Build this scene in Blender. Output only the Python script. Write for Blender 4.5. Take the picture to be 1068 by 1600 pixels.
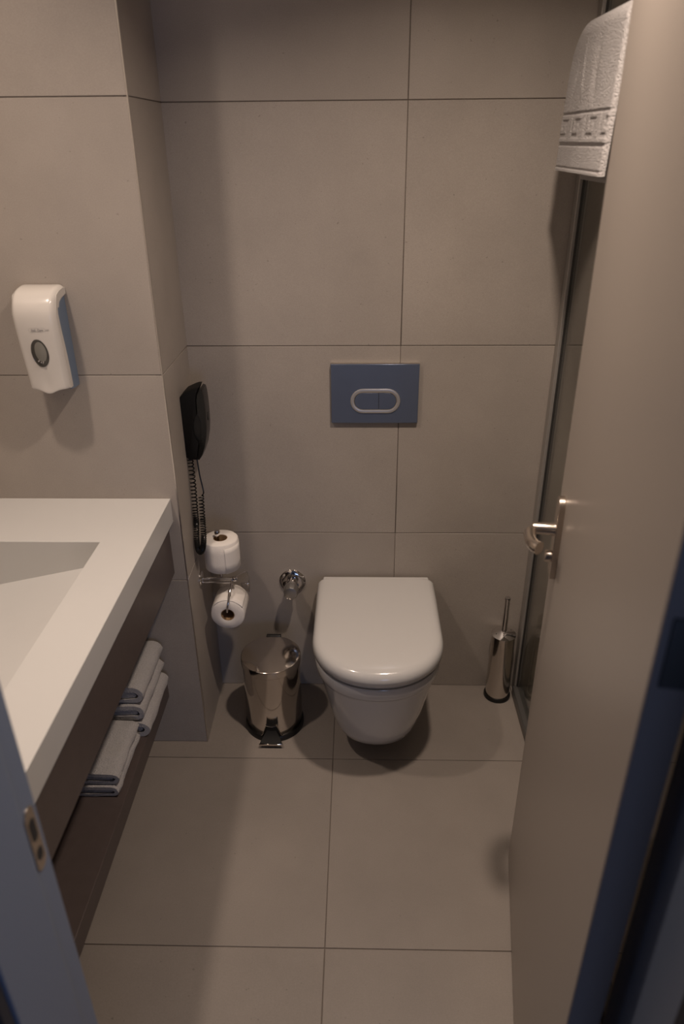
import bpy, bmesh, math, random
from mathutils import Vector, Matrix, noise
for o in list(bpy.data.objects): bpy.data.objects.remove(o)
random.seed(7)
sc = bpy.context.scene
COL = sc.collection
PI = math.pi

# ------------------------------------------------------------------ camera
cam = bpy.data.cameras.new('camera'); co = bpy.data.objects.new('camera', cam); COL.objects.link(co)
Rv = Vector((0.99972962, 0.02193772, -0.00770892)); Uv = Vector((-0.00318986, 0.45778161, 0.88905895)); Fv = Vector((-0.02303293, 0.88879398, -0.45772781))
co.matrix_world = Matrix(((Rv.x, Uv.x, -Fv.x, 0.4863), (Rv.y, Uv.y, -Fv.y, -2.0186), (Rv.z, Uv.z, -Fv.z, 1.7340), (0, 0, 0, 1)))
cam.sensor_fit = 'VERTICAL'; cam.sensor_height = 36.0; cam.lens = 1128.23 / 1600 * 36
cam.clip_start = 0.02
cam.dof.use_dof = True; cam.dof.focus_distance = 2.15; cam.dof.aperture_fstop = 2.6
sc.camera = co
# ------------------------------------------------------------------ world, exposure
w = bpy.data.worlds.new('world'); sc.world = w; w.use_nodes = True
w.node_tree.nodes['Background'].inputs[0].default_value = (0.35, 0.48, 0.8, 1)
w.node_tree.nodes['Background'].inputs[1].default_value = 0.15
sc.view_settings.view_transform = 'Standard'; sc.view_settings.look = 'None'
sc.view_settings.exposure = 0.2; sc.view_settings.gamma = 1.0; sc.view_settings.use_curve_mapping = False
# daylight of the hotel room behind the photographer, entering by its window
WIN_POWER = 9.5
DOWN = [(-0.30, -0.88, 5.3), (0.76, -0.88, 9.9)]
WARM = (1.0, 0.815, 0.675)
la = bpy.data.lights.new('window_daylight', 'AREA'); la.shape = 'RECTANGLE'; la.size = 1.2; la.size_y = 1.1
la.energy = WIN_POWER; la.color = (0.42, 0.58, 1.0)
lo = bpy.data.objects.new('window_daylight', la); COL.objects.link(lo); lo.location = (1.48, -4.97, 0.90); lo.rotation_euler = (PI/2, 0, 0)

# ------------------------------------------------------------------ materials
def nt(name):
    m = bpy.data.materials.new(name); m.use_nodes = True
    return m, m.node_tree, m.node_tree.nodes['Principled BSDF']
def mat(name, col, rough=0.5, metal=0.0, spec=0.5, noise_amt=0.0, noise_scale=20, bump=0.0, bump_scale=200, coat=0.0, sheen=0.0, bump_dist=0.002):
    m, t, b = nt(name)
    b.inputs['Base Color'].default_value = (*col, 1); b.inputs['Roughness'].default_value = rough
    b.inputs['Metallic'].default_value = metal; b.inputs['Specular IOR Level'].default_value = spec
    b.inputs['Coat Weight'].default_value = coat; b.inputs['Sheen Weight'].default_value = sheen
    if coat: b.inputs['Coat Roughness'].default_value = 0.08
    tc = t.nodes.new('ShaderNodeTexCoord')
    if noise_amt:
        n = t.nodes.new('ShaderNodeTexNoise'); n.inputs['Scale'].default_value = noise_scale; n.inputs['Detail'].default_value = 6
        t.links.new(tc.outputs['Object'], n.inputs['Vector'])
        r = t.nodes.new('ShaderNodeValToRGB')
        r.color_ramp.elements[0].position = 0.3; r.color_ramp.elements[1].position = 0.7
        r.color_ramp.elements[0].color = (*[c * (1 - noise_amt) for c in col], 1)
        r.color_ramp.elements[1].color = (*[min(1, c * (1 + noise_amt)) for c in col], 1)
        t.links.new(n.outputs['Fac'], r.inputs['Fac']); t.links.new(r.outputs['Color'], b.inputs['Base Color'])
    if bump:
        n = t.nodes.new('ShaderNodeTexNoise'); n.inputs['Scale'].default_value = bump_scale; n.inputs['Detail'].default_value = 3
        t.links.new(tc.outputs['Object'], n.inputs['Vector'])
        bp = t.nodes.new('ShaderNodeBump'); bp.inputs['Strength'].default_value = bump; bp.inputs['Distance'].default_value = bump_dist
        t.links.new(n.outputs['Fac'], bp.inputs['Height']); t.links.new(bp.outputs['Normal'], b.inputs['Normal'])
    return m
def tile_mat(name, col, rough):
    m, t, b = nt(name); N = t.nodes; L = t.links
    tc = N.new('ShaderNodeTexCoord'); oi = N.new('ShaderNodeObjectInfo')
    mp = N.new('ShaderNodeVectorMath'); mp.operation = 'ADD'
    sc_ = N.new('ShaderNodeVectorMath'); sc_.operation = 'SCALE'; sc_.inputs[0].default_value = (7.1, 3.3, 5.7)
    L.new(oi.outputs['Random'], sc_.inputs['Scale']); L.new(tc.outputs['Object'], mp.inputs[0]); L.new(sc_.outputs[0], mp.inputs[1])
    def nz(s, d, lo, hi, c0, c1, ro=0.6):
        n = N.new('ShaderNodeTexNoise'); n.inputs['Scale'].default_value = s; n.inputs['Detail'].default_value = d; n.inputs['Roughness'].default_value = ro
        L.new(mp.outputs[0], n.inputs['Vector'])
        r = N.new('ShaderNodeValToRGB'); r.color_ramp.elements[0].position = lo; r.color_ramp.elements[1].position = hi
        r.color_ramp.elements[0].color = (c0, c0, c0, 1); r.color_ramp.elements[1].color = (c1, c1, c1, 1)
        L.new(n.outputs['Fac'], r.inputs['Fac']); return r, n
    a, _ = nz(3.0, 8, 0.3, 0.7, 0.90, 1.08)
    c, nf = nz(420, 4, 0.3, 0.75, 0.90, 1.08)
    s, _ = nz(95, 2, 0.735, 0.76, 1.0, 0.68)       # small pits
    prev = None
    for x in (a, c, s):
        mx = N.new('ShaderNodeMix'); mx.data_type = 'RGBA'; mx.blend_type = 'MULTIPLY'; mx.inputs[0].default_value = 1; mx.clamp_result = False
        if prev is None: mx.inputs[6].default_value = (*col, 1)
        else: L.new(prev, mx.inputs[6])
        L.new(x.outputs['Color'], mx.inputs[7]); prev = mx.outputs[2]
    L.new(prev, b.inputs['Base Color'])
    b.inputs['Roughness'].default_value = rough; b.inputs['Specular IOR Level'].default_value = 0.4
    bp = N.new('ShaderNodeBump'); bp.inputs['Strength'].default_value = 0.08; bp.inputs['Distance'].default_value = 0.001
    L.new(nf.outputs['Fac'], bp.inputs['Height']); L.new(bp.outputs['Normal'], b.inputs['Normal'])
    return m
M = {}
M['tile'] = tile_mat('wall tile', (0.365, 0.325, 0.290), 0.52)
M['ftile'] = tile_mat('floor tile', (0.268, 0.235, 0.208), 0.50)
M['grout'] = mat('grout', (0.150, 0.124, 0.104), 0.9)
M['plaster'] = mat('plaster', (0.62, 0.60, 0.57), 0.8, noise_amt=0.03)
M['hallwall'] = mat('hall wallpaper', (0.40, 0.40, 0.42), 0.8, noise_amt=0.04)
M['carpet'] = mat('hall carpet', (0.10, 0.11, 0.14), 0.95, noise_amt=0.2, noise_scale=60)
M['counter'] = mat('white solid surface', (0.58, 0.575, 0.565), 0.32, spec=0.45, noise_amt=0.012, noise_scale=6)
M['ceramic'] = mat('white ceramic', (0.60, 0.59, 0.58), 0.13, spec=0.5, coat=0.6)
M['lidplastic'] = mat('white seat plastic', (0.57, 0.56, 0.55), 0.16, spec=0.5, coat=0.4)
M['gap'] = mat('dark gap shade and rubber', (0.03, 0.028, 0.027), 0.7)  # shade in gaps and holes painted as a dark colour; rubber on the seal
M['laminate'] = mat('dark brown laminate', (0.086, 0.066, 0.061), 0.38, spec=0.45, noise_amt=0.06, noise_scale=40)
M['steel'] = mat('polished steel', (0.62, 0.57, 0.52), 0.09, 1.0, noise_amt=0.02, noise_scale=8)
M['chrome'] = mat('chrome', (0.70, 0.68, 0.67), 0.06, 1.0)
M['satin'] = mat('satin nickel', (0.60, 0.53, 0.46), 0.27, 1.0)
M['alu'] = mat('anodised aluminium', (0.44, 0.43, 0.42), 0.33, 1.0)
M['profile'] = mat('grey satin profile', (0.34, 0.32, 0.30), 0.4, 0.35)
M['floorprofile'] = mat('dark grey floor profile', (0.13, 0.125, 0.12), 0.35, 0.4)
M['ring'] = mat('satin silver ring', (0.66, 0.62, 0.58), 0.32, 0.72)
M['alustrip'] = mat('tile edge strip', (0.62, 0.58, 0.54), 0.3, 1.0)
M['plate'] = mat('grey satin plate with painted blue reflection', (0.142, 0.170, 0.240), 0.32, 0.5, noise_amt=0.02)  # blue of the reflected daylight is painted into the base colour
M['blackplastic'] = mat('black plastic', (0.012, 0.0115, 0.011), 0.33, spec=0.4)
M['matteblack'] = mat('matte black plastic', (0.010, 0.0095, 0.009), 0.6, spec=0.2)
M['blackgloss'] = mat('black glossy plastic', (0.009, 0.009, 0.009), 0.24, spec=0.32)
M['whiteplastic'] = mat('warm white plastic', (0.63, 0.60, 0.565), 0.22, spec=0.5, coat=0.3)
M['bluepanel'] = mat('blue grey plastic', (0.150, 0.200, 0.285), 0.42, spec=0.4)
M['inkgrey'] = mat('grey print', (0.34, 0.33, 0.33), 0.6)
M['soap'] = mat('soap bottle', (0.20, 0.195, 0.175), 0.15, spec=0.6)
M['smoke'] = mat('smoked window plastic', (0.055, 0.052, 0.047), 0.06, spec=0.6)
M['towel'] = mat('white terry', (0.47, 0.45, 0.445), 0.95, spec=0.05, noise_amt=0.09, noise_scale=260, bump=1.0, bump_scale=330, sheen=0.15, bump_dist=0.0045)
M['paper'] = mat('toilet paper', (0.80, 0.76, 0.72), 0.95, spec=0.1, bump=0.25, bump_scale=300)
M['card'] = mat('cardboard core', (0.30, 0.19, 0.10), 0.9)
M['door'] = mat('greige door laminate', (0.405, 0.358, 0.318), 0.36, spec=0.42)
M['dooredge'] = mat('dark door edging', (0.235, 0.20, 0.19), 0.5)
M['frame'] = mat('grey door frame with painted daylight blue', (0.195, 0.24, 0.335), 0.45)  # bluish hall daylight tinted into the frame's grey
M['darkwood'] = mat('dark architrave', (0.03, 0.032, 0.045), 0.6)
M['hinge'] = mat('dark hinge', (0.10, 0.095, 0.09), 0.4, 1.0)
def glass_mat():
    m, t, b = nt('shower glass'); N = t.nodes; L = t.links
    N.remove(b); out = N['Material Output']
    tr = N.new('ShaderNodeBsdfTransparent'); tr.inputs[0].default_value = (0.93, 0.94, 0.92, 1)
    gl = N.new('ShaderNodeBsdfGlossy'); gl.inputs['Roughness'].default_value = 0.0; gl.inputs[0].default_value = (1, 1, 1, 1)
    lw = N.new('ShaderNodeLayerWeight'); lw.inputs['Blend'].default_value = 0.5
    pw_ = N.new('ShaderNodeMath'); pw_.operation = 'POWER'; pw_.inputs[1].default_value = 5.0; L.new(lw.outputs['Facing'], pw_.inputs[0])
    fr = N.new('ShaderNodeMath'); fr.operation = 'MULTIPLY_ADD'; fr.inputs[1].default_value = 0.9; fr.inputs[2].default_value = 0.04; L.new(pw_.outputs[0], fr.inputs[0])
    mx = N.new('ShaderNodeMixShader'); L.new(fr.outputs[0], mx.inputs[0]); L.new(tr.outputs[0], mx.inputs[1]); L.new(gl.outputs[0], mx.inputs[2])
    L.new(mx.outputs[0], out.inputs['Surface']); return m
M['glass'] = glass_mat()
def emit_mat():
    m, t, b = nt('lamp lens'); b.inputs['Emission Color'].default_value = (*WARM, 1); b.inputs['Emission Strength'].default_value = 12
    return m
M['lens'] = emit_mat()

# ------------------------------------------------------------------ helpers
def obj(name, bm, m, parent=None, smooth=False, bevel=0.0, segs=2, subsurf=0, angle=40):
    me = bpy.data.meshes.new(name)
    bmesh.ops.recalc_face_normals(bm, faces=bm.faces)
    bm.to_mesh(me); bm.free()
    me.materials.append(M[m] if isinstance(m, str) else m)
    o = bpy.data.objects.new(name, me); COL.objects.link(o)
    if parent: o.parent = parent
    if bevel:
        b = o.modifiers.new('bevel', 'BEVEL'); b.width = bevel; b.segments = segs; b.limit_method = 'ANGLE'; b.angle_limit = math.radians(35)
    if subsurf:
        s = o.modifiers.new('sub', 'SUBSURF'); s.levels = subsurf; s.render_levels = subsurf
    if smooth or bevel:
        for p in me.polygons: p.use_smooth = True
        if not subsurf:
            for e in me.edges: pass
            bm2 = bmesh.new(); bm2.from_mesh(me)
            for e in bm2.edges:
                if len(e.link_faces) == 2 and e.calc_face_angle() > math.radians(angle): e.smooth = False
            bm2.to_mesh(me); bm2.free()
    return o
def tag(o, label, cat, group=None):
    o['label'] = label; o['category'] = cat
    if group: o['group'] = group
    return o
def thing(name, label, cat, loc=(0, 0, 0), group=None):
    o = bpy.data.objects.new(name, None); COL.objects.link(o); o.location = loc; o.empty_display_size = 0.05
    return tag(o, label, cat, group)
def at_world(o, parent):
    """keep geometry authored in world space while parenting to an unrotated empty at parent.location"""
    o.parent = parent; o.location = -Vector(parent.location); return o
def part(name, bm, m, parent, **k):
    o = obj(name, bm, m, None, **k); o.parent = parent
    p = parent; off = Vector((0, 0, 0))
    while p: off += Vector(p.location); p = p.parent
    o.location = -off
    return o
def struct(name, bm, m, **k):
    o = obj(name, bm, m, **k); o['kind'] = 'structure'; return o
def box(bm, x0, x1, y0, y1, z0, z1):
    v = [bm.verts.new((x, y, z)) for z in (z0, z1) for y in (y0, y1) for x in (x0, x1)]
    for f in ((0, 2, 3, 1), (4, 5, 7, 6), (0, 1, 5, 4), (2, 6, 7, 3), (0, 4, 6, 2), (1, 3, 7, 5)):
        bm.faces.new([v[i] for i in f])
    return bm
def B(*a): return box(bmesh.new(), *a)
def frame_of(d):
    d = Vector(d).normalized(); a = Vector((0, 0, 1)) if abs(d.z) < 0.9 else Vector((1, 0, 0))
    x = d.cross(a).normalized(); y = d.cross(x).normalized(); return x, y, d
def lathe(bm, prof, c=(0, 0, 0), axis=(0, 0, 1), n=48, cap=True):
    """prof: list of (radius, height along axis)"""
    X, Y, D = frame_of(axis); c = Vector(c); rings = []
    for r, h in prof:
        rings.append([bm.verts.new(c + D * h + (X * math.cos(2*PI*i/n) + Y * math.sin(2*PI*i/n)) * max(r, 1e-5)) for i in range(n)])
    for a, b in zip(rings, rings[1:]):
        for i in range(n): bm.faces.new((a[i], a[(i+1) % n], b[(i+1) % n], b[i]))
    if cap:
        bm.faces.new(rings[0][::-1]); bm.faces.new(rings[-1])
    return bm
def tube(bm, pts, r, n=10, cap=True):
    pts = [Vector(p) for p in pts]; rings = []
    t0 = (pts[1] - pts[0]).normalized(); X = frame_of(t0)[0]
    for i, p in enumerate(pts):
        t = (pts[min(i+1, len(pts)-1)] - pts[max(i-1, 0)]).normalized()
        X = (X - t * X.dot(t)).normalized(); Y = t.cross(X)
        rr = r[i] if isinstance(r, (list, tuple)) else r
        rings.append([bm.verts.new(p + (X * math.cos(2*PI*k/n) + Y * math.sin(2*PI*k/n)) * rr) for k in range(n)])
    for a, b in zip(rings, rings[1:]):
        for i in range(n): bm.faces.new((a[i], a[(i+1) % n], b[(i+1) % n], b[i]))
    if cap: bm.faces.new(rings[0][::-1]); bm.faces.new(rings[-1])
    return bm
def smooth_path(pts, k=8):
    pts = [Vector(p) for p in pts]; out = []
    for i in range(len(pts) - 1):
        p0 = pts[max(i-1, 0)]; p1 = pts[i]; p2 = pts[i+1]; p3 = pts[min(i+2, len(pts)-1)]
        for j in range(k):
            t = j / k
            out.append(0.5 * ((2*p1) + (p2-p0)*t + (2*p0-5*p1+4*p2-p3)*t*t + (3*p1-p0-3*p2+p3)*t**3))
    out.append(pts[-1]); return out
def prism(bm, poly, f0, f1):
    """poly: 2D points, f0/f1 map (u,v)->3D for the two ends"""
    a = [bm.verts.new(f0(*p)) for p in poly]; b = [bm.verts.new(f1(*p)) for p in poly]; n = len(poly)
    bm.faces.new(a[::-1]); bm.faces.new(b)
    for i in range(n): bm.faces.new((a[i], a[(i+1) % n], b[(i+1) % n], b[i]))
    return bm
def loft(bm, loops, cap0=True, cap1=True):
    R = [[bm.verts.new(p) for p in l] for l in loops]; n = len(R[0])
    for a, b in zip(R, R[1:]):
        for i in range(n): bm.faces.new((a[i], a[(i+1) % n], b[(i+1) % n], b[i]))
    if cap0: bm.faces.new(R[0][::-1])
    if cap1: bm.faces.new(R[-1])
    return bm
def stadium(cx, cz, w, h, n=14):
    r = h / 2; l = w / 2 - r; P = []
    for i in range(n + 1):
        a = -PI/2 + PI * i / n; P.append((cx + l + r * math.cos(a), cz + r * math.sin(a)))
    for i in range(n + 1):
        a = PI/2 + PI * i / n; P.append((cx - l + r * math.cos(a), cz + r * math.sin(a)))
    return P

# ------------------------------------------------------------------ the setting
CEIL = 2.42; G = 0.0010; TH = 0.010
YW = -0.284          # wall behind the washbasin counter
YF = -1.40           # inner face of the doorway wall
XL, XR = -0.56, 1.93
ROWS = [0.0, 0.62, 1.22, 1.82, CEIL]
wb = struct('wall_back', B(0.0, XR, 0.0025, 0.10, 0, CEIL), 'grout')
def tiles(parent, us, vs, mk, m):
    for u0, u1 in zip(us, us[1:]):
        for v0, v1 in zip(vs, vs[1:]):
            b = mk(u0 + G, u1 - G, v0 + G, v1 - G)
            o = obj('tile', b, m, parent, bevel=0.0008, segs=1)
            o.location = -Vector(parent.location)
tiles(wb, [-0.003, 0.603, 1.203, 1.803, XR], ROWS, lambda a, b, c, d: B(a, b, 0, TH, c, d), 'tile')
wp = struct('wall_alcove', B(-0.10, -0.0025, YW + 0.011, 0.10, 0, CEIL), 'grout')
tiles(wp, [YW + 0.0025, 0.0015], ROWS, lambda a, b, c, d: B(-TH, 0, a, b, c, d), 'tile')
wc = struct('wall_left', B(XL, -0.011, YW + 0.0025, YW + 0.0108, 0, CEIL), 'grout')
tiles(wc, [XL, -0.0015], ROWS, lambda a, b, c, d: B(a, b, YW, YW + TH, c, d), 'tile')
# metal strip capping the tile corner of the pillar
struct('trim_1', B(-0.0026, 0.0003, YW - 0.0003, YW + 0.0036, 0, CEIL), 'alustrip')
wl = struct('wall_mirror_side', B(XL - 0.10, XL, YF - 0.15, YW + 0.05, 0, CEIL), 'tile')
wr = struct('wall_right', B(XR, XR + 0.10, YF - 0.15, 0.10, 0, CEIL), 'tile')
fl = struct('floor', B(XL, XR + 0.05, -1.55, 0.05, -0.10, -0.0025), 'grout')
tiles(fl, [XL, -0.192, 0.408, 1.026, 1.626, XR], [-1.55, -0.952, -0.352, 0.003], lambda a, b, c, d: B(a, b, c, d, -TH, 0), 'ftile')
struct('ceiling', B(XL - 0.1, XR + 0.1, -1.55, 0.10, CEIL, CEIL + 0.1), 'plaster')
# doorway wall: left and right of the opening, and above it
LX, RX, DH = 0.062, 0.884, 2.06
bm = B(XL, LX, -1.55, YF, 0, CEIL); box(bm, RX, XR, -1.55, YF, 0, CEIL); box(bm, LX, RX, -1.55, YF, DH + 0.03, CEIL)
struct('wall_front', bm, 'plaster')
# hall of the hotel room, behind the photographer
struct('hall_floor', B(-1.2, 2.1, -5.0, -1.5502, -0.10, -0.003), 'carpet')
struct('hall_wall_left', B(-1.3, -1.2, -5.0, -1.551, 0, 2.5), 'hallwall')
struct('hall_wall_right', B(2.1, 2.2, -5.0, -1.551, 0, 2.5), 'hallwall')
struct('hall_wall_end', B(-1.3, 2.2, -5.1, -5.0, 0, 2.5), 'hallwall')
struct('hall_ceiling', B(-1.3, 2.2, -5.1, -1.551, 2.5, 2.6), 'plaster')

# door frame: rebated lining, left (strike side) and right (hinge side)
def lprof(s, x0):     # profile in plan; s = +1 left jamb facing +x, -1 right jamb
    return [(x0 - s*0.03, YF + 0.004), (x0, YF + 0.004), (x0, YF - 0.036), (x0 + s*0.006, YF - 0.039), (x0 + s*0.006, YF - 0.152), (x0 - s*0.03, YF - 0.152)]
fl_ = struct('trim_2', prism(bmesh.new(), lprof(1, 0.087), lambda x, y: (x, y, 0), lambda x, y: (x, y, DH)), 'frame', bevel=0.003)
fl_['label'] = 'grey lining of the doorway on the strike side'
struct('trim_3', prism(bmesh.new(), lprof(-1, 0.854), lambda x, y: (x, y, 0), lambda x, y: (x, y, DH)), 'frame', bevel=0.003)
struct('trim_4', B(LX, RX, YF - 0.152, YF + 0.004, DH, DH + 0.03), 'frame')
# dark architraves on the hall side
struct('trim_5', B(0.00, 0.0905, -1.572, -1.5525, 0, DH + 0.06), 'darkwood', bevel=0.003)
struct('trim_6', B(0.840, 0.93, -1.572, -1.5525, 0, DH + 0.06), 'darkwood', bevel=0.003)
# strike plate in the rebate
sp = prism(bmesh.new(), stadium(0, 0, 0.105, 0.024), lambda u, v: (0.0868, YF - 0.0175 + v, 0.968 + u), lambda u, v: (0.0885, YF - 0.0175 + v, 0.968 + u))
po = part('strike_plate', sp, 'satin', fl_, bevel=0.0006); po['label'] = 'worn metal strike plate'
for dz, h in ((0.016, 0.036), (-0.026, 0.020)):
    part('latch_hole', prism(bmesh.new(), stadium(0, 0, h, 0.013), lambda u, v: (0.0880, YF - 0.0175 + v, 0.968 + dz + u), lambda u, v: (0.0890, YF - 0.0175 + v, 0.968 + dz + u)), 'gap', fl_)

# ------------------------------------------------------------------ door leaf, opened inwards
FREE = Vector((0.895, -0.693, 0)); HIN = Vector((0.781, -1.438, 0))
dd = (HIN - FREE).normalized(); nn = Vector((dd.y, -dd.x, 0))            # nn points to the room's middle (-x)
if nn.x > 0: nn = -nn
DW = (HIN - FREE).length
dm = Matrix(((dd.x, -nn.x, 0, FREE.x), (dd.y, -nn.y, 0, FREE.y), (0, 0, 1, 0), (0, 0, 0, 1)))   # local: s along leaf, t into thickness, z
def dpart(name, bm, m, parent=None, **k):
    bmesh.ops.transform(bm, matrix=dm, verts=bm.verts)
    if parent is None: return obj(name, bm, m, **k)
    return part(name, bm, m, parent, **k)
door = dpart('door_1', B(0.0, DW - 0.001, 0.0, 0.043, 0.006, DH - 0.01), 'door', bevel=0.0015)
door['kind'] = 'structure'; door['label'] = 'plain greige door leaf standing open at the right, with satin lever handle'
dpart('edge_band', B(DW - 0.0012, DW + 0.0006, 0.0008, 0.0422, 0.008, DH - 0.012), 'dooredge', door)
HZ = 1.02
bp_poly = []
for i in range(17):
    a = PI * i / 16; bp_poly.append((0.066 + 0.021 * math.cos(a), 1.098 + 0.021 * math.sin(a)))
bp_poly += [(0.045, 0.944), (0.087, 0.944)]
dpart('handle_plate', prism(bmesh.new(), bp_poly, lambda s, z: (s, 0.0, z), lambda s, z: (s, -0.0120, z)), 'satin', door, bevel=0.0012)
bm = lathe(bmesh.new(), [(0.0135, 0.0), (0.0135, 0.006), (0.0124, 0.008), (0.0120, 0.046)], (0.066, -0.008, 1.047), (0, -1, 0), 24)
neck = dpart('handle_neck', bm, 'satin', door, smooth=True)
path = smooth_path([(0.066, -0.044, 1.047), (0.0725, -0.0545, 1.047), (0.086, -0.0600, 1.046), (0.102, -0.0610, 1.045), (0.120, -0.0590, 1.0445), (0.134, -0.0535, 1.044), (0.142, -0.0460, 1.044)], 6)
rr = [0.0116 - 0.0032 * math.sin(PI * min(1, i / 12)) + 0.0018 * max(0, (i - 24) / 12) for i in range(len(path))]
lev = dpart('lever', tube(bmesh.new(), path, rr, 16), 'satin', door, smooth=True)
bm = lathe(bmesh.new(), [(0.0125, 0), (0.0125, 0.011), (0.0115, 0.0125), (0.006, 0.013)], (0.066, -0.0115, 0.986), (0, -1, 0), 28)
dpart('thumb_turn', bm, 'satin', door, smooth=True)
for hz in (1.28, 0.25, 1.85):
    bm = lathe(bmesh.new(), [(0.0075, -0.045), (0.0075, 0.045)], (DW + 0.011, 0.047, hz), (0, 0, 1), 16)
    box(bm, DW + 0.0004, DW + 0.0030, 0.010, 0.046, hz - 0.042, hz + 0.042)
    dpart('hinge', bm, 'hinge', door, smooth=True)

# ------------------------------------------------------------------ ceiling downlights
def downlight(x, y, power, label):
    t = thing('ceiling_light', label, 'ceiling light', (x, y, CEIL), 'recessed ceiling downlights')
    part('trim_ring', lathe(bmesh.new(), [(0.045, 0.0), (0.045, -0.006), (0.057, -0.004), (0.059, 0.0)], (x, y, CEIL), (0, 0, 1), 40, cap=False), 'alu', t, smooth=True)
    part('lens', lathe(bmesh.new(), [(0.044, -0.0005), (0.044, -0.002)], (x, y, CEIL), (0, 0, 1), 40), 'lens', t)
    l = bpy.data.lights.new('downlight_beam', 'AREA'); l.shape = 'DISK'; l.size = 0.085; l.energy = power; l.color = WARM; l.spread = math.radians(134)
    o = bpy.data.objects.new('downlight_beam', l); COL.objects.link(o); o.parent = t; o.location = (0, 0, -0.004)
for (x, y, p), lb in zip(DOWN, ('round recessed ceiling downlight above the washbasin counter', 'round recessed ceiling downlight above the open floor before the toilet')):
    downlight(x, y, p, lb)

# ------------------------------------------------------------------ washbasin counter
CZ, CT, CX = 0.880, 0.070, -0.020
def counter():
    t = thing('washbasin_counter', 'white solid washbasin counter with sunken rectangular basin along the left wall', 'countertop', (-0.29, -0.84, CZ - CT))
    bm = bmesh.new()
    x0, x1, y0, y1 = XL, CX, YF, YW
    hx0, hx1, hy0, hy1 = -0.47, -0.135, -1.12, -0.520
    z = CZ
    O = [bm.verts.new(p) for p in ((x0, y0, z), (x1, y0, z), (x1, y1, z), (x0, y1, z))]
    H = [bm.verts.new(p) for p in ((hx0, hy0, z), (hx1, hy0, z), (hx1, hy1, z), (hx0, hy1, z))]
    for i in range(4): bm.faces.new((O[i], O[(i+1) % 4], H[(i+1) % 4], H[i]))
    L = [bm.verts.new((v.co.x, v.co.y, z - CT)) for v in O]
    HL = [bm.verts.new((v.co.x, v.co.y, z - CT)) for v in H]
    for i in range(4):
        bm.faces.new((O[i], O[(i+1) % 4], L[(i+1) % 4], L[i])); bm.faces.new((L[i], L[(i+1) % 4], HL[(i+1) % 4], HL[i])); bm.faces.new((H[i], H[(i+1) % 4], HL[(i+1) % 4], HL[i]))
    part('slab', bm, 'counter', t, bevel=0.0016, segs=3)
    # basin: floor ramps down to the left, away from the front rim
    bm = bmesh.new(); e = 0.0004
    def zf(x): return 0.818 + (x + 0.133) * 0.225
    T = [(hx0 + e, hy0 + e), (hx1 - e, hy0 + e), (hx1 - e, hy1 - e), (hx0 + e, hy1 - e)]
    top = [bm.verts.new((a, b, CZ - 0.002)) for a, b in T]; bot = [bm.verts.new((a, b, zf(a))) for a, b in T]
    for i in range(4): bm.faces.new((top[i], top[(i+1) % 4], bot[(i+1) % 4], bot[i]))
    bm.faces.new(bot[::-1])
    o = part('basin', bm, 'counter', t)
    s = o.modifiers.new('sol', 'SOLIDIFY'); s.thickness = 0.008; s.offset = 1 
    bm = lathe(bmesh.new(), [(0.030, 0), (0.030, 0.003), (0.026, 0.005), (0.004, 0.005)], (-0.43, -0.82, zf(-0.43)), (-0.22, 0, 1), 32)
    part('drain', bm, 'chrome', t, smooth=True)
    # silicone bead against the pillar
    return t
counter()
t = thing('vanity_cabinet', 'dark brown laminate cabinet hung beneath the white counter', 'cabinet', (-0.30, -0.84, 0.645))
part('fascia', B(-0.053, -0.035, YF + 0.001, YW - 0.001, 0.645, CZ - CT - 0.0005), 'laminate', t, bevel=0.001)
part('bottom_panel', B(XL + 0.001, -0.0535, YF + 0.001, YW - 0.001, 0.655, 0.673), 'laminate', t)
t = tag(obj('wall_shelf', B(XL + 0.0005, -0.104, YF + 0.0005, YW - 0.0005, 0.190, 0.250), 'laminate', bevel=0.0015), 'long dark brown open shelf beneath the cabinet, carrying folded towels', 'shelf')

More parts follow.
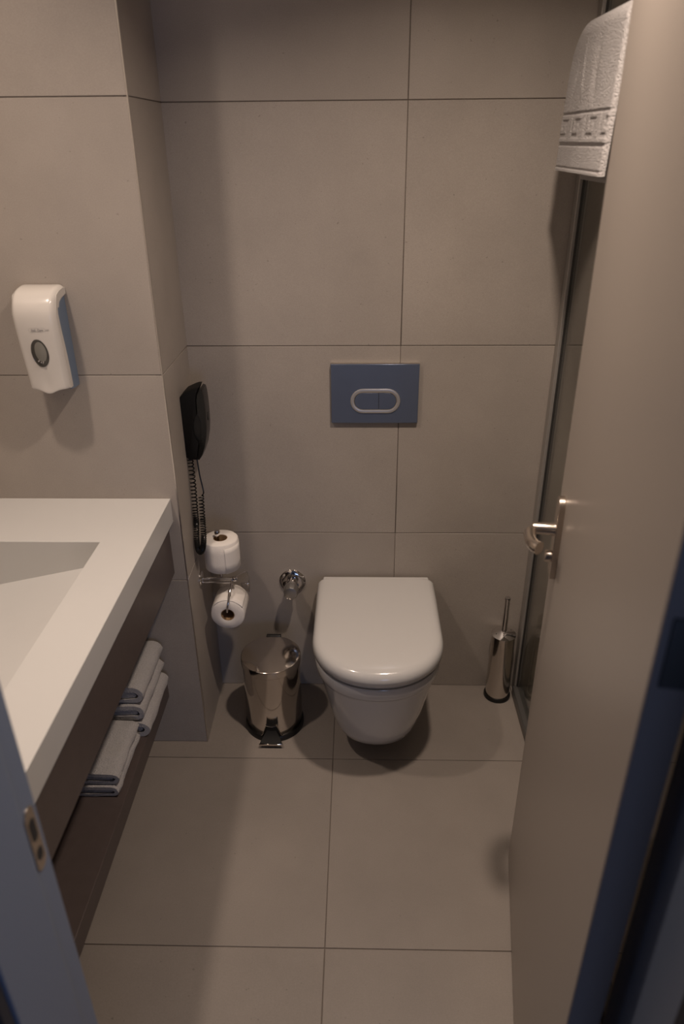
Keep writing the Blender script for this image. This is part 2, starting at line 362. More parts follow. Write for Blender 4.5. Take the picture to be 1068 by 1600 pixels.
# ------------------------------------------------------------------ folded towels
def folded_towel(name, label, group, x1, w, y0, y1, z0, h, seed, layers=2, squash=0.0):
    """terry towel folded about an axis along y; open layers show at its near end"""
    rnd = random.Random(seed)
    t = thing(name, label, 'towel', (x1 - w/2, (y0+y1)/2, z0), group)
    x0 = x1 - w
    def usheet(za, zb, xr, th, nm, yn, yf):
        # U-shaped sheet: bottom run, rounded fold on the right, top run.  outline (outer then inner)
        r = (zb - za) / 2; P = []; Q = []; k = 10
        xs = [x0 + (xr - r - x0) * i / 9 for i in range(10)]
        for x in xs: P.append((x, za))
        for i in range(1, k): a = -PI/2 + PI * i / k; P.append((xr - r + r * math.cos(a), za + r + r * math.sin(a)))
        for x in xs[::-1]: P.append((x, zb))
        ri = max(r - th, 0.0006)
        for x in xs: Q.append((x, za + r - ri))
        for i in range(1, k): a = -PI/2 + PI * i / k; Q.append((xr - r + ri * math.cos(a), za + r + ri * math.sin(a)))
        for x in xs[::-1]: Q.append((x, za + r + ri))
        loop = P + Q[::-1]
        bm = bmesh.new(); loops = []; ny = 26
        for j in range(ny + 1):
            f = j / ny; y = yn + (yf - yn) * f
            e = min(f, 1 - f) * ny
            row = []
            cx = sum(p[0] for p in loop) / len(loop); cz = (za + zb) / 2
            for (x, z) in loop:
                nv = noise.noise_vector(Vector((x * 22 + seed, y * 22, z * 30)))
                n2 = noise.noise_vector(Vector((x * 70 + seed, y * 70, z * 70)))
                yy = y + (nv.y * 0.004 if e < 1 else 0)
                zz = z + nv.z * 0.0034 + n2.z * 0.0008 - (0.004 * (1 - e / 2.0) * (1 if z > cz else -1) * 0.5 if e < 2 else 0)
                if z <= za + 1e-6: zz = max(zz, za)
                row.append((x + nv.x * 0.0042 + n2.x * 0.0008, yy, zz))
            loops.append(row)
        loft(bm, loops)
        return part(nm, bm, 'towel', t, smooth=True, angle=75)
    th = h * 0.27
    usheet(z0, z0 + h, x1, th, 'outer_fold', y0, y1)
    g = h * 0.05
    usheet(z0 + th + g, z0 + h - th - g, x1 - th - 0.006, (h - 2*th - 2*g) * 0.42, 'inner_fold', y0 + 0.003, y1 - 0.004)
    return t
GR = 'folded white towels on the shelf'
SZ = 0.2505
# near pile of two, far pile of three
folded_towel('folded_towel', 'folded white towel, lower one of the near flat pile of two', GR, -0.118, 0.215, -0.728, -0.536, SZ, 0.036, 11)
folded_towel('folded_towel', 'folded white towel, upper one of the near flat pile of two', GR, -0.116, 0.215, -0.722, -0.532, SZ + 0.0375, 0.038, 12)
folded_towel('folded_towel', 'folded white towel at the bottom of the far pile of three', GR, -0.092, 0.215, -0.520, -0.300, SZ, 0.054, 13)
folded_towel('folded_towel', 'folded white towel in the middle of the far pile of three', GR, -0.102, 0.210, -0.516, -0.298, SZ + 0.0560, 0.052, 14)
folded_towel('folded_towel', 'folded white towel on top of the far pile of three', GR, -0.098, 0.210, -0.508, -0.297, SZ + 0.1105, 0.056, 15)

# ------------------------------------------------------------------ toilet
def dloop(cx, hw, yb, yf, z, n=40, p=2.25, rb=0.012):
    """D outline: straight back at yb, straight sides, super-elliptic front reaching yf"""
    pts = []
    ys = yf + hw * 0.98                       # where the sides start to round
    if ys > yb - 0.02: ys = yb - 0.02
    for i in range(n + 1):
        a = PI * i / n
        c, s = math.cos(a), math.sin(a)
        x = hw * (abs(c) ** (2/p)) * (1 if c >= 0 else -1); y = ys - (ys - yf) * abs(s) ** (2/p)
        pts.append((cx + x, y, z))
    for k in (0.33, 0.66): pts.append((cx - hw, ys + (yb - rb - ys) * k, z))
    for i in range(4):
        a = PI - (PI/2) * i / 3; pts.append((cx - hw + rb + rb * math.cos(a), yb - rb + rb * math.sin(a), z))
    for i in range(4):
        a = PI/2 - (PI/2) * i / 3; pts.append((cx + hw - rb + rb * math.cos(a), yb - rb + rb * math.sin(a), z))
    for k in (0.66, 0.33): pts.append((cx + hw, ys + (yb - rb - ys) * k, z))
    return pts
TX = 0.543
t = thing('toilet', 'white wall-hung toilet with its lid closed, below the flush plate', 'toilet', (TX, -0.001, 0.08))
S = [(0.088, 0.055, -0.330), (0.081, 0.085, -0.352), (0.085, 0.105, -0.370), (0.098, 0.122, -0.387), (0.125, 0.132, -0.400), (0.18, 0.144, -0.420), (0.24, 0.155, -0.440), (0.30, 0.166, -0.460), (0.335, 0.173, -0.471), (0.348, 0.176, -0.475),
     (0.354, 0.180, -0.482), (0.360, 0.1825, -0.487), (0.396, 0.185, -0.492), (0.400, 0.183, -0.490)]
part('bowl', loft(bmesh.new(), [dloop(TX, hw, -0.002, yf, z, p=2.1) for z, hw, yf in S]), 'ceramic', t, smooth=True, angle=60)
part('seat_gap_shade', loft(bmesh.new(), [dloop(TX, 0.178, -0.03, -0.484, z, p=2.1) for z in (0.399, 0.4040)]), 'gap', t)  # dark filler standing in for the shade between bowl and seat
SS = [(0.4035, 0.1790, -0.487), (0.405, 0.1805, -0.489), (0.4170, 0.181, -0.490), (0.4182, 0.180, -0.489)]
part('seat', loft(bmesh.new(), [dloop(TX, hw, -0.028, yf, z, p=2.1) for z, hw, yf in SS]), 'lidplastic', t, smooth=True, angle=60)
LL = [(0.4185, 0.186, -0.497), (0.421, 0.189, -0.501), (0.435, 0.190, -0.503), (0.446, 0.1885, -0.500), (0.454, 0.184, -0.494), (0.4592, 0.177, -0.485), (0.4616, 0.167, -0.473), (0.4629, 0.150, -0.452), (0.4634, 0.10, -0.40)]
part('lid', loft(bmesh.new(), [dloop(TX, hw, -0.0215, yf, z, p=2.1) for z, hw, yf in LL]), 'lidplastic', t, smooth=True, angle=60)
part('hinge_cover', B(TX - 0.172, TX + 0.172, -0.030, -0.008, 0.404, 0.4610), 'lidplastic', t, bevel=0.005, segs=3)

# ------------------------------------------------------------------ flush plate
t = thing('flush_plate', 'grey rectangular flush plate, tinted blue for its reflection, with oval two-part button', 'flush plate', (0.531, 0, 0.995))
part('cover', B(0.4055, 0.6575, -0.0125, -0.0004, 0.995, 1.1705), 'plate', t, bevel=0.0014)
part('rim_strip', B(0.4065, 0.6565, -0.0124, -0.0010, 1.1706, 1.1718), 'alustrip', t)
fcx, fcz = 0.5335, 1.0620
bm = bmesh.new()
A = [(stadium(fcx, fcz, 0.145, 0.074), -0.0122), (stadium(fcx, fcz, 0.142, 0.071), -0.0150), (stadium(fcx, fcz, 0.132, 0.061), -0.0160), (stadium(fcx, fcz, 0.1235, 0.0525), -0.0145), (stadium(fcx, fcz, 0.121, 0.050), -0.0122)]
loft(bm, [[(x, y, z) for x, z in P] for P, y in A], False, False)
part('button_ring', bm, 'ring', t, smooth=True)
def half(x0, x1):
    P = stadium(fcx, fcz, 0.1195, 0.0485, 20); return [(min(max(x, x0), x1), z) for x, z in P]
def clean(P):
    out = []
    for p in P:
        if not out or abs(p[0]-out[-1][0]) + abs(p[1]-out[-1][1]) > 1e-5: out.append(p)
    return out
part('button_backing', prism(bmesh.new(), stadium(fcx, fcz, 0.121, 0.050), lambda x, z: (x, -0.0121, z), lambda x, z: (x, -0.0128, z)), 'gap', t)
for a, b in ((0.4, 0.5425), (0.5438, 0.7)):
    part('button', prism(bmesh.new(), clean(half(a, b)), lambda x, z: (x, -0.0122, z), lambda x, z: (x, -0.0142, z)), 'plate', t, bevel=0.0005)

# ------------------------------------------------------------------ angle valve
t = thing('angle_valve', 'chrome round stop valve on the wall left of the toilet', 'valve', (0.268, 0, 0.437))
c = (0.268, 0, 0.437)
part('flange', lathe(bmesh.new(), [(0.0435, 0.0003), (0.0435, 0.003), (0.040, 0.007), (0.030, 0.0095), (0.019, 0.0105)], c, (0, -1, 0), 48), 'chrome', t, smooth=True)
part('neck', lathe(bmesh.new(), [(0.0175, 0.008), (0.0175, 0.048), (0.0165, 0.050)], c, (0, -1, 0), 32), 'chrome', t, smooth=True)
bm = bmesh.new(); n = 40; loops = []
for h, r in ((0.044, 0.0205), (0.046, 0.0235), (0.074, 0.0225), (0.078, 0.0205), (0.0795, 0.014)):
    loops.append([(c[0] + math.cos(2*PI*i/n) * (r + (0.0008 if (i // 2) % 2 and h < 0.082 else 0)), -h, c[2] + math.sin(2*PI*i/n) * (r + (0.0008 if (i // 2) % 2 and h < 0.082 else 0))) for i in range(n)])
part('knob', loft(bm, loops), 'alu', t, smooth=True)

# ------------------------------------------------------------------ pedal bin
BX, BY, BR = 0.208, -0.188, 0.092
t = thing('pedal_bin', 'small round polished steel pedal bin on the floor left of the toilet', 'bin', (BX, BY, 0))
part('base_ring', lathe(bmesh.new(), [(0.090, 0.0002), (0.0965, 0.001), (0.0965, 0.014), (0.0930, 0.019), (0.090, 0.019)], (BX, BY, 0), n=64), 'blackplastic', t, smooth=True)
part('body', lathe(bmesh.new(), [(0.0905, 0.016), (0.0920, 0.018), (0.0920, 0.2540), (0.0895, 0.2555)], (BX, BY, 0), n=72), 'steel', t, smooth=True)
part('lid', lathe(bmesh.new(), [(0.0915, 0.2560), (0.0948, 0.2570), (0.0950, 0.2790), (0.0944, 0.2810), (0.0928, 0.2820), (0.0905, 0.2822), (0.060, 0.2834), (0.03, 0.2840), (0.0, 0.2841)], (BX, BY, 0), n=72), 'steel', t, smooth=True, angle=25)
part('lid_hinge', B(BX - 0.024, BX + 0.024, BY + 0.090, BY + 0.103, 0.245, 0.2850), 'blackplastic', t, bevel=0.002)
# pedal: dark trapezoid housing let into the foot with a bright rim, pedal plate in front
def bcurve(u, z, off):      # u lateral offset -> front of the cylinder surface
    return (BX + u, BY - math.sqrt(max((BR + off) ** 2 - u * u, 0)), z)
def patch(poly_w, z0, z1, off, n=10, rows=6):
    bm = bmesh.new(); R = []
    for j in range(rows + 1):
        f = j / rows; z = z0 + (z1 - z0) * f; hw = poly_w(f)
        R.append([bm.verts.new(bcurve(-hw + 2 * hw * i / n, z, off)) for i in range(n + 1)])
    for a, b in zip(R, R[1:]):
        for i in range(n): bm.faces.new((a[i], a[i+1], b[i+1], b[i]))
    return bm
pw = lambda f: 0.0355 - 0.0175 * (f ** 0.6)
o = part('pedal_housing', patch(pw, 0.019, 0.066, 0.0008), 'matteblack', t, smooth=True)
s = o.modifiers.new('s', 'SOLIDIFY'); s.thickness = 0.001
bm = bmesh.new()
tube(bm, [bcurve(-pw(f), 0.019 + 0.047 * f, 0.001) for f in [i/8 for i in range(9)]], 0.0011, 8)
tube(bm, [bcurve(pw(f), 0.019 + 0.047 * f, 0.001) for f in [i/8 for i in range(9)]], 0.0011, 8)
tube(bm, [bcurve(-pw(1) + 2*pw(1)*i/8, 0.066 - 0.004 * math.sin(PI*i/8), 0.001) for i in range(9)], 0.0011, 8)
part('housing_rim', bm, 'steel', t, smooth=True)
bm = bmesh.new()
loft(bm, [[(BX + sx * 0.014, BY - 0.090, z) for sx, z in ((-1, 0.028), (1, 0.028), (1, 0.050), (-1, 0.050))], [(BX + sx * 0.031, BY - 0.106, z) for sx, z in ((-1, 0.016), (1, 0.016), (1, 0.026), (-1, 0.026))], [(BX + sx * 0.0365, BY - 0.122, z) for sx, z in ((-1, 0.014), (1, 0.014), (1, 0.019), (-1, 0.019))]])
pd = part('pedal', bm, 'matteblack', t, bevel=0.002)
part('pedal_lip', B(BX - 0.038, BX + 0.038, BY - 0.1255, BY - 0.1215, 0.0125, 0.0195), 'steel', pd, bevel=0.001)

# ------------------------------------------------------------------ toilet brush
QX, QY = 0.972, -0.0475
t = thing('toilet_brush', 'slim polished steel toilet brush holder in the corner by the shower screen', 'toilet brush', (QX, QY, 0))
part('base_ring', lathe(bmesh.new(), [(0.043, 0.0002), (0.0455, 0.001), (0.0455, 0.010), (0.0435, 0.013), (0.040, 0.013)], (QX, QY, 0), n=56), 'blackplastic', t, smooth=True)
part('holder', lathe(bmesh.new(), [(0.0405, 0.011), (0.0412, 0.013), (0.0385, 0.258), (0.0365, 0.2595)], (QX, QY, 0), n=64), 'steel', t, smooth=True)
lid = part('lid', lathe(bmesh.new(), [(0.0385, 0.2597), (0.0408, 0.2610), (0.0408, 0.2635), (0.0300, 0.2690), (0.0150, 0.2755), (0.0095, 0.2775), (0.0, 0.2775)], (QX, QY, 0), n=56), 'chrome', t, smooth=True, angle=50)
for a in (200, 262, 330, 25):
    a = math.radians(a); r = 0.0285
    part('vent_hole', lathe(bmesh.new(), [(0.0022, 0), (0.0022, 0.0006), (0.0, 0.0007)], (QX + r*math.cos(a), QY + r*math.sin(a), 0.2696), (math.cos(a)*0.5, math.sin(a)*0.5, 1.0), 12), 'gap', lid)
part('handle', lathe(bmesh.new(), [(0.0095, 0.272), (0.0086, 0.280), (0.0084, 0.398), (0.0094, 0.400), (0.0097, 0.405), (0.0088, 0.4075), (0.0, 0.4080)], (QX, QY, 0), n=28), 'chrome', t, smooth=True)

# ------------------------------------------------------------------ toilet paper holder and rolls
HX, HY, HZ2 = 0.0, -0.145, 0.537
t = thing('toilet_paper_holder', 'chrome wire toilet paper holder on the alcove wall, carrying two rolls', 'paper holder', (0, HY, HZ2))
part('flange', lathe(bmesh.new(), [(0.0245, 0.0003), (0.0245, 0.004), (0.0215, 0.007), (0.008, 0.0085)], (0, HY, HZ2), (1, 0, 0), 40), 'chrome', t, smooth=True)
part('arm', tube(bmesh.new(), [(0.004, HY, HZ2), (0.105, HY, HZ2)], 0.0056, 14), 'chrome', t, smooth=True)
part('arm', tube(bmesh.new(), [(0.004, HY - 0.004, HZ2 - 0.011), (0.098, HY - 0.004, HZ2 - 0.011)], 0.0035, 12), 'chrome', t, smooth=True)
part('arm_end', lathe(bmesh.new(), [(0.003, -0.0085), (0.0075, -0.006), (0.0085, 0), (0.0075, 0.006), (0.003, 0.0085)], (0.106, HY, HZ2), (1, 0, 0), 20), 'chrome', t, smooth=True)
part('upright_pin', lathe(bmesh.new(), [(0.0052, 0.0), (0.0052, 0.146), (0.0085, 0.149), (0.0090, 0.158), (0.0075, 0.164), (0.0, 0.1655)], (0.064, HY + 0.008, HZ2), n=20), 'chrome', t, smooth=True)
part('rest_disc', lathe(bmesh.new(), [(0.020, 0.0380), (0.022, 0.0395), (0.022, 0.0413), (0.005, 0.0415)], (0.064, HY + 0.008, HZ2), n=32), 'chrome', t, smooth=True)
wp_ = smooth_path([(0.097, HY - 0.004, HZ2 - 0.006), (0.096, HY - 0.03, HZ2 - 0.020), (0.092, HY - 0.056, HZ2 - 0.045), (0.087, HY - 0.064, HZ2 - 0.075), (0.086, HY - 0.056, HZ2 - 0.083), (0.086, HY - 0.035, HZ2 - 0.0845), (0.086, HY + 0.060, HZ2 - 0.0845)], 8)
part('drop_wire', tube(bmesh.new(), wp_, 0.0032, 12), 'chrome', t, smooth=True)
part('collar', lathe(bmesh.new(), [(0.0046, -0.005), (0.0046, 0.005)], (0.0945, HY - 0.043, HZ2 - 0.031), (0, -0.6, -0.6), 16), 'chrome', t, smooth=True)
part('rear_wire', tube(bmesh.new(), smooth_path([(0.103, HY, HZ2), (0.120, HY + 0.040, HZ2 - 0.005), (0.132, HY + 0.070, HZ2 - 0.02), (0.137, HY + 0.072, HZ2 - 0.06), (0.134, HY + 0.070, HZ2 - 0.095)], 6), 0.0022, 10), 'chrome', t, smooth=True)
part('end_plate', B(0.112, 0.138, HY + 0.060, HY + 0.0665, HZ2 - 0.085, HZ2 - 0.055), 'chrome', t, bevel=0.002)
def roll(label, c, axis, seed, r=0.052, core=0.0205, ln=0.098):
    o = thing('toilet_roll', label, 'toilet roll', c, 'toilet rolls on the chrome holder')
    bm = bmesh.new(); n = 72; X, Y, D = frame_of(axis); c = Vector(c); loops = []
    for rr_, h in ((core + 0.0008, -ln/2 + 0.0005), (core + 0.004, -ln/2 - 0.0003), (r - 0.003, -ln/2), (r, -ln/2 + 0.003), (r + 0.0006, -ln/6), (r + 0.0003, ln/6), (r, ln/2 - 0.003), (r - 0.003, ln/2), (core + 0.004, ln/2 + 0.0003), (core + 0.0008, ln/2 - 0.0005)):
        L = []
        for i in range(n):
            a = 2*PI*i/n; k = 1 + (0.022 * noise.noise(Vector((math.cos(a)*1.7 + seed, math.sin(a)*1.7, h*9))) if rr_ > core + 0.005 else 0)
            L.append(c + D*h + (X*math.cos(a) + Y*math.sin(a)) * rr_ * k)
        loops.append(L)
    loft(bm, loops, False, False)
    rn = len(loops)
    bm.verts.ensure_lookup_table()
    for i in range(n):
        bm.faces.new((bm.verts[i], bm.verts[(i+1) % n], bm.verts[(rn-1)*n + (i+1) % n], bm.verts[(rn-1)*n + i]))
    part('paper', bm, 'paper', o, smooth=True, angle=55)
    # loose last sheet wrapped round the outside
    bm = bmesh.new(); R = []
    for j, h in enumerate((-ln/2 + 0.001, -ln/5, ln/5, ln/2 - 0.012)):
        L = []
        for i in range(30):
            a = math.radians(200 + 130 * i / 29); k = r + 0.0016 + 0.0022 * max(0, (i - 20) / 9) ** 2 + 0.0005 * noise.noise(Vector((i * 0.4, h * 30, seed)))
            L.append(bm.verts.new(c + D*h + (X*math.cos(a) + Y*math.sin(a)) * k))
        R.append(L)
    for a_, b_ in zip(R, R[1:]):
        for i in range(29): bm.faces.new((a_[i], a_[i+1], b_[i+1], b_[i]))
    s_ = part('loose_sheet', bm, 'paper', o, smooth=True); sm = s_.modifiers.new('s', 'SOLIDIFY'); sm.thickness = 0.0004
    bm = bmesh.new(); n = 40
    def ring(rad, h): return [c + D*h + (X*math.cos(2*PI*i/n) + Y*math.sin(2*PI*i/n)) * rad for i in range(n)]
    loft(bm, [ring(core, -ln/2 + 0.001), ring(core, ln/2 - 0.001), ring(core - 0.0012, ln/2 - 0.001), ring(core - 0.0012, -ln/2 + 0.001), ring(core, -ln/2 + 0.001)], False, False)
    part('core', bm, 'card', o, smooth=True)
roll('toilet roll standing upright on the holder arm', (0.0720, HY + 0.008, 0.628), (0, 0, 1), 3.1, r=0.0525)
roll('toilet roll hanging sideways below the holder arm, its open end facing out', (0.0855, HY - 0.006, 0.4400), (0, 1, 0), 8.4, r=0.0515)

# ------------------------------------------------------------------ wall telephone
PB = [(0.0005, 1.118), (0.014, 1.132), (0.034, 1.141), (0.046, 1.145), (0.0545, 1.1455), (0.047, 1.129), (0.0435, 1.114), (0.0425, 1.091), (0.0425, 1.070), (0.033, 1.056), (0.027, 1.033), (0.028, 1.007), (0.039, 0.986), (0.035, 0.963), (0.0285, 0.934), (0.009, 0.934), (0.0005, 0.940)]
PH = [(0.0565, 1.1405), (0.0635, 1.1375), (0.066, 1.123), (0.0672, 1.098), (0.0675, 1.066), (0.0665, 1.033), (0.0632, 1.005), (0.056, 0.973), (0.0455, 0.946), (0.0355, 0.9325), (0.0295, 0.9335), (0.0362, 0.963), (0.0408, 0.981), (0.049, 1.013), (0.0515, 1.050), (0.0440, 1.0720), (0.0448, 1.111), (0.0488, 1.128)]
t = thing('wall_telephone', 'black wall telephone with handset and hanging coiled cord', 'telephone', (0, -0.115, 0.935))
def phone_body(P, ya, yb, r=0.006):
    cx = sum(p[0] for p in P)/len(P); cz = sum(p[1] for p in P)/len(P)
    lo = []
    for f, sc_ in ((0, 0.93), (0.35, 0.975), (1.0, 1.0)):
        lo.append((ya + r * f, sc_))
    seq = lo + [(ya + yb - y, s) for y, s in lo[::-1]]
    loops = []
    for y, s in seq: loops.append([(max(cx + (x - cx) * s, 0.0004), y, cz + (z - cz) * (1 - (1 - s) * 0.35)) for x, z in P])
    return loft(bmesh.new(), loops)
part('base', phone_body(PB, -0.150, -0.088), 'matteblack', t, smooth=True, angle=50)
part('cradle', B(0.020, 0.0505, -0.141, -0.097, 0.975, 1.078), 'blackplastic', t, bevel=0.002)
part('handset', phone_body(PH, -0.148, -0.090), 'blackgloss', t, smooth=True, angle=50)
part('volume_key', prism(bmesh.new(), stadium(-0.119, 1.052, 0.016, 0.026) if False else [(-0.119 + 0.007*math.cos(2*PI*i/24), 1.055 + 0.012*math.sin(2*PI*i/24)) for i in range(24)], lambda y, z: (0.0660, y, z), lambda y, z: (0.0682, y, z)), 'blackplastic', t, bevel=0.0006)
def coil(cp, r, turns, wire):
    cp = smooth_path(cp, 40); n = len(cp); pts = []
    N = int(turns * 12); t0 = (cp[1]-cp[0]).normalized(); X = Vector((0, 1, 0))
    for i in range(N + 1):
        f = i / N * (n - 1); k = min(int(f), n - 2); p = cp[k].lerp(cp[k+1], f - k)
        tg = (cp[k+1] - cp[k]).normalized(); X = (X - tg * X.dot(tg)).normalized(); Y = tg.cross(X)
        a = 2*PI*turns*i/N; pts.append(p + (X*math.cos(a) + Y*math.sin(a)) * r)
    return pts
c1 = coil([(0.0095, -0.142, 0.936), (0.0115, -0.150, 0.853), (0.0115, -0.160, 0.775), (0.0115, -0.166, 0.735)], 0.0074, 23, 0.0015)
c2 = coil([(0.0115, -0.166, 0.735), (0.0110, -0.178, 0.692), (0.0140, -0.187, 0.667), (0.0225, -0.194, 0.6605), (0.0310, -0.195, 0.676), (0.0355, -0.190, 0.712), (0.0345, -0.176, 0.760)], 0.0070, 46, 0.0015)
c3 = coil([(0.0345, -0.176, 0.760), (0.0340, -0.168, 0.792), (0.0335, -0.160, 0.827)], 0.0066, 8, 0.0015)
st = [(Vector(c3[-1])), (0.041, -0.158, 0.836), (0.0385, -0.155, 0.858), (0.0335, -0.151, 0.890), (0.0295, -0.1455, 0.936)]
pts = c1 + c2[1:] + c3[1:] + smooth_path(st, 8)[1:]
part('coiled_cord', tube(bmesh.new(), pts, 0.0020, 6), 'blackgloss', t, smooth=True)

# ------------------------------------------------------------------ soap dispenser
SXc, SW = -0.2555, 0.100
t = thing('soap_dispenser', 'white wall soap dispenser with oval sight window and blue-grey sides', 'soap dispenser', (SXc, YW, 1.19))
# front shell: side profile (depth d from wall, z), front surface from top at wall, round shoulder, down to lip
FP = [(0.002, 1.4385), (0.020, 1.4395), (0.042, 1.4370), (0.060, 1.4310), (0.0745, 1.4200), (0.0835, 1.4040), (0.0875, 1.3860), (0.0875, 1.3660), (0.0855, 1.3400), (0.0820, 1.3100), (0.0785, 1.2800), (0.0755, 1.2500), (0.0735, 1.2250), (0.0728, 1.2080)]
def halfw(z): return SW/2 - 0.003 * max(0, (1.30 - z) / 0.1)
bm = bmesh.new(); NU = 24; R = []
for k, (d, z) in enumerate(FP):
    row = []
    for i in range(NU + 1):
        u = -1 + 2 * i / NU; hw = halfw(z)
        crown = 0.006 * (1 - u * u) * (1 if k > 4 else k / 5)
        edge = 0.010 * max(0, (abs(u) - 0.80) / 0.20) ** 2
        zz = z - (edge if k < 6 else 0) * 0.8
        if k >= len(FP) - 2: zz -= (0.011 if k == len(FP) - 1 else 0.004) * math.exp(-(u / 0.42) ** 2)
        dent = 0.004 * math.exp(-((u - 0.0) / 0.33) ** 2 - ((z - 1.232) / 0.012) ** 2)
        row.append(bm.verts.new((SXc + u * hw, YW - max(d + crown - edge * (1 if k > 3 else 0.3) - dent, 0.001), zz)))
    R.append(row)
for a, b in zip(R, R[1:]):
    for i in range(NU): bm.faces.new((a[i], a[i+1], b[i+1], b[i]))
o = part('front_shell', bm, 'whiteplastic', t, smooth=True, angle=80)
s = o.modifiers.new('s', 'SOLIDIFY'); s.thickness = 0.003; s.offset = 0
s2 = o.modifiers.new('ss', 'SUBSURF'); s2.levels = 1; s2.render_levels = 2
# white return flange on each side, following the front profile, then blue side panel behind it
def fdepth(z):
    P = sorted([(zz, d) for d, zz in FP[3:]]);
    for (a, da), (b, db) in zip(P, P[1:]):
        if a <= z <= b: return da + (db - da) * (z - a) / (b - a)
    return P[0][1] if z < P[0][0] else P[-1][1]
zs = [1.205 + (1.4365 - 1.205) * i / 30 for i in range(31)]
for sgn in (-1, 1):
    bm = bmesh.new(); A_ = []; Bv = []
    outer = [(d - 0.0092 if k > 3 else d - 0.002, z - 0.006 if k < 6 else z) for k, (d, z) in enumerate(FP)]
    inner = []
    for d, z in outer:
        if z > 1.405: inner.append((max(d - 0.010, 0.002) if d > 0.03 else 0.002, z - 0.017 if d > 0.03 else 1.4185))
        else: inner.append((d - 0.012 - 0.004 * max(0, (1.40 - z)/0.2), z))
    inner = [(max(d, 0.002), min(z, 1.4185 + d * 0.03) if d < 0.06 else z) for d, z in inner]
    x = SXc + sgn
    va = [bm.verts.new((SXc + sgn * (halfw(z) - 0.0012), YW - d, z)) for d, z in outer]
    vb = [bm.verts.new((SXc + sgn * (halfw(z) - 0.0012), YW - d, z)) for d, z in inner]
    for i in range(len(va) - 1): bm.faces.new((va[i], va[i+1], vb[i+1], vb[i]))
    o = part('side_rim', bm, 'whiteplastic', t); so = o.modifiers.new('s', 'SOLIDIFY'); so.thickness = 0.004; so.offset = 0
    bm = bmesh.new()
    P = [(0.001, 1.4215)] + [(d + 0.002, z) for d, z in inner[3:]] + [(0.052, 1.2020), (0.030, 1.1990), (0.001, 1.1985)]
    prism(bm, P, lambda d, z: (SXc + sgn * (SW/2 - 0.0045), YW - d, z), lambda d, z: (SXc + sgn * (SW/2 - 0.010), YW - d, z))
    part('side_panel', bm, 'bluepanel', t)
# bottom lip insert, sight window, bottle behind it, printed logo
def front_pt(u, z):      # world point on the front surface
    d = fdepth(z) + 0.006 * (1 - (u / (SW/2)) ** 2); return Vector((SXc + u, YW - d, z))
wz, wa, wb2 = 1.2985, 0.0200, 0.0335
bm = bmesh.new(); loops = []
for f, e in ((1.0, 0.0021), (0.95, 0.0030), (0.88, 0.0022)):
    loops.append([front_pt(wa * f * math.cos(a), wz + wb2 * f * math.sin(a)) + Vector((0, -e, 0)) for a in [2*PI*i/48 for i in range(48)]])
loft(bm, loops, False, False)
part('window_rim', bm, 'smoke', t, smooth=True)
bm = bmesh.new(); loops = []
for f, e in ((0.97, 0.0021), (0.8, 0.0030), (0.5, 0.0040), (0.05, 0.0045)):
    loops.append([front_pt(wa * f * math.cos(a), wz + wb2 * f * math.sin(a)) + Vector((0, -e, 0)) for a in [2*PI*i/48 for i in range(48)]])
loft(bm, loops, False, True)
wn = part('sight_window', bm, 'smoke', t, smooth=True)
bm = bmesh.new(); loops = []
for f, e in ((1.0, 0.0042), (0.6, 0.0052), (0.1, 0.0056)):
    loops.append([front_pt(0.0035 + wa * 0.66 * f * math.cos(a), wz + 0.004 + wb2 * 0.72 * f * math.sin(a)) + Vector((0, -e, 0)) for a in [2*PI*i/40 for i in range(40)]])
part('soap_bottle', loft(bm, loops, False, True), 'soap', wn, smooth=True)
for dx, dz, r in ((-0.005, -0.0175, 0.0014), (0.000, -0.0205, 0.0013), (0.0055, -0.0190, 0.0016), (-0.0025, -0.0150, 0.0010), (0.004, -0.0225, 0.0010)):  # chrome beads added to stand for glints in the window
    p = front_pt(dx, wz + dz) + Vector((0, -0.0060, 0))
    part('window_glint', lathe(bmesh.new(), [(1.5*r*math.cos(a), 1.5*r*math.sin(a)) for a in [-PI/2 + PI*i/8 for i in range(9)]], p, (0, 0, 1), 12, cap=False), 'chrome', wn, smooth=True)
def text_mesh(body, size):
    cu = bpy.data.curves.new('txt', 'FONT'); cu.body = body; cu.size = size; cu.extrude = 0.0001; cu.align_x = 'CENTER'; cu.align_y = 'CENTER'; cu.shear = 0.25
    o = bpy.data.objects.new('txt', cu); COL.objects.link(o); dg = bpy.context.evaluated_depsgraph_get(); me = bpy.data.meshes.new_from_object(o.evaluated_get(dg))
    bpy.data.objects.remove(o); bm = bmesh.new(); bm.from_mesh(me); return bm
def place_text(bm, u0, z0):
    for v in bm.verts:
        x, y, e = v.co; p = front_pt(u0 + x, z0 + y); v.co = p + Vector((0, -0.0021 - e * 2, 0))
    return bm
lz = 1.3535
part('logo', place_text(text_mesh('Soft Care', 0.0072), 0.006, lz), 'inkgrey', t)
part('logo', place_text(text_mesh('Line', 0.0042), 0.0285, lz), 'inkgrey', t)
bm = bmesh.new(); Ls = []
for w_, h_ in ((0.0375, 0.0096), (0.0368, 0.0089)):
    Ls.append([front_pt(x, z) + Vector((0, -0.0022, 0)) for x, z in stadium(0.006, lz, w_, h_)])
loft(bm, Ls, False, False); part('logo_outline', bm, 'inkgrey', t)

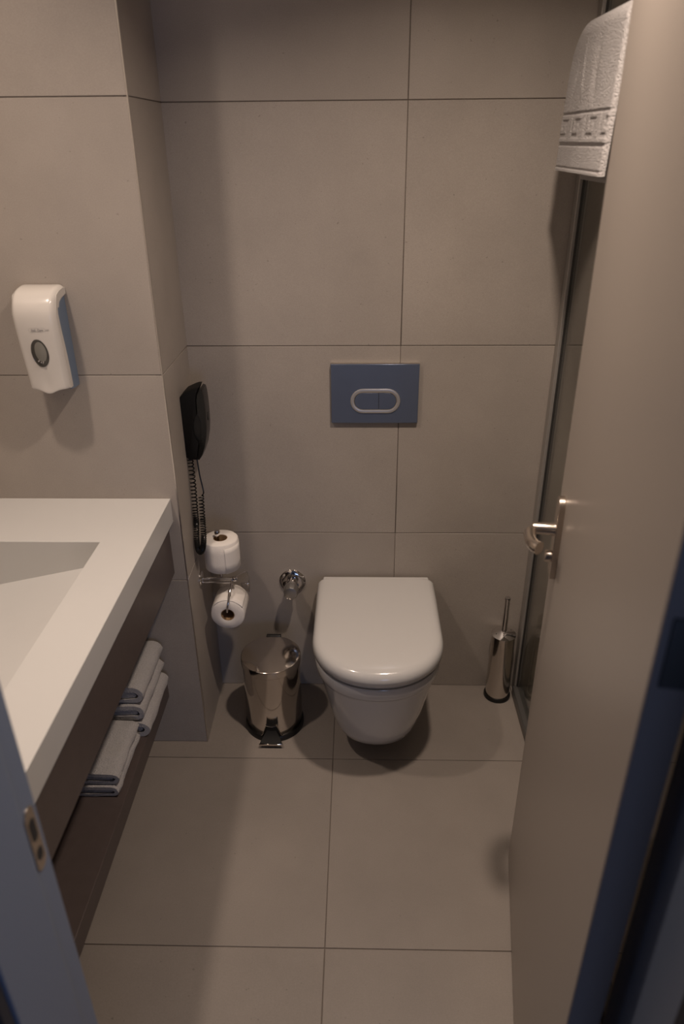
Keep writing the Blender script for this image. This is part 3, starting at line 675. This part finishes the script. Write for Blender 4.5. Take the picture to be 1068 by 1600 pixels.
# ------------------------------------------------------------------ shower screen
GX = 1.046
t = thing('shower_screen', 'clear glass shower screen in grey metal profiles beside the toilet brush', 'shower screen', (GX, -0.4, 0))
part('wall_profile', B(GX - 0.014, GX + 0.014, -0.034, -0.0004, 0.0, 2.05), 'profile', t, bevel=0.002)
part('seal', B(GX - 0.0055, GX + 0.0055, -0.040, -0.0345, 0.03, 2.05), 'gap', t)
part('glass_panel', B(GX - 0.003, GX + 0.003, -0.86, -0.0405, 0.031, 2.05), 'glass', t)
part('floor_profile', B(GX - 0.020, GX + 0.020, -1.30, -0.0350, 0.0004, 0.030), 'floorprofile', t, bevel=0.003)
part('front_profile', B(GX - 0.012, GX + 0.012, -0.880, -0.8605, 0.031, 2.05), 'alu', t, bevel=0.002)

# ------------------------------------------------------------------ towel rail on the screen, with hanging bath towel
TRX, TRZ = 0.985, 1.925
t = thing('towel_rail', 'dark metal towel rail high on the shower screen', 'towel rail', (GX, -0.3, TRZ))
part('rail', tube(bmesh.new(), [(TRX, -0.085, TRZ), (TRX, -0.60, TRZ)], 0.009, 20), 'hinge', t, smooth=True)
for y in (-0.095, -0.585):
    part('bracket', tube(bmesh.new(), [(TRX, y, TRZ), (GX - 0.0035, y, TRZ)], 0.008, 16), 'hinge', t, smooth=True)
KEY = ["1111110", "1000010", "1011010", "1010010", "1011110", "1000000", "1111111"]
KEY = ["11111011", "10001011", "10101011", "10111011", "10000011", "11111111"]
KEY = ["1111101", "1000101", "1010101", "1011101", "1000001", "1111111"]
def relief(y, z, zb):
    """extra thickness of the face at distance (z-zb) above the hem; y along the width"""
    h = z - zb; e = 0.0
    if h < 0.006: return 0.0012
    if h < 0.010: return -0.0012
    if abs(h - 0.054) < 0.003 or abs(h - 0.113) < 0.003: return -0.0015
    if 0.057 < h < 0.110:
        c = int((y * 1000) // 15.0) % 7; r = int((0.110 - h) / 0.0089); r = min(max(r, 0), 5)
        return 0.0007 if KEY[r][c] == '1' else -0.0006
    return e
def hang_towel():
    o = thing('bath_towel', 'white bath towel with woven key-pattern border hanging over the rail', 'towel', (TRX, -0.29, 1.66))
    t_ = 0.0200; ri = 0.0115
    ya, yb = -0.132, -0.488          # far, near
    z_front, z_back = 1.668, 1.650
    # centre path in the x-z plane: up the front leg, over the rail, down the back leg
    rm = ri + t_/2; path = []
    nf = 150
    for i in range(nf): path.append((TRX - rm, z_front + (TRZ - z_front) * i / nf, (-1, 0)))
    for i in range(17):
        a = PI - PI * i / 16; path.append((TRX + rm * math.cos(a), TRZ + rm * math.sin(a), (math.cos(a), math.sin(a))))
    for i in range(1, 13): path.append((TRX + rm, TRZ + (z_back - TRZ) * i / 12, (1, 0)))
    NY = 150; bm = bmesh.new(); loops = []
    # outline across the width: outer face samples, near rounding, inner face samples, far rounding
    for k, (x, z, (nx, nz)) in enumerate(path):
        row = []
        front = k < nf
        def bulge(y):
            if not front: return 0.0
            b = 0.004 * noise.noise(Vector((y * 9, z * 5, 3.3)))
            f1 = y + 0.262 + 0.018 * math.sin((z - 1.70) * 22); b += 0.0026 * math.exp(-(f1 / 0.007) ** 2) * min(1, max(0, (z - 1.80) / 0.03))
            f2 = y + 0.205 + 0.040 * (z - 1.86) * 6; b -= 0.0030 * math.exp(-(f2 / 0.009) ** 2) * max(0, 1 - abs(z - 1.85) / 0.06); f3 = y + 0.375 - 0.03 * math.sin((z - 1.75) * 14); b -= 0.0035 * math.exp(-(f3 / 0.014) ** 2) * min(1, max(0, (z - 1.79) / 0.04))
            return b * min(1, max(0, (TRZ - z) / 0.05))
        flare = 0.010 * (1 - (z - z_front) / (TRZ - z_front)) if front else 0
        for i in range(NY + 1):
            y = ya + (yb - ya) * i / NY
            e = t_/2 + bulge(y) + (relief(y, z, z_front) if front else 0)
            dy = min(y - yb, ya - y); rr_ = 0.010
            if dy < rr_: e -= t_/2 * (1 - math.sqrt(max(0, 1 - ((rr_ - dy) / rr_) ** 2)))
            yy = y; zz = z + nz * e
            g = max(0, (y - (ya - 0.07)) / 0.07); zz -= 0.055 * g * g * max(0, (z - 1.86) / 0.08)      # rounded far shoulder
            row.append((x + nx * (e) - (flare if front else 0), yy, zz))
        for i in range(NY, -1, -NY // 10):
            y = ya + (yb - ya) * i / NY; e = -t_/2
            dy = min(y - yb, ya - y); rr_ = 0.010
            if dy < rr_: e += t_/2 * (1 - math.sqrt(max(0, 1 - ((rr_ - dy) / rr_) ** 2))) * 0.98
            g = max(0, (y - (ya - 0.07)) / 0.07)
            row.append((x + nx * e - (flare if front else 0), y, z + nz * e - 0.055 * g * g * max(0, (z - 1.86) / 0.08)))
        loops.append(row)
    loft(bm, loops)
    part('cloth', bm, 'towel', o, smooth=True, angle=60)
hang_towel()
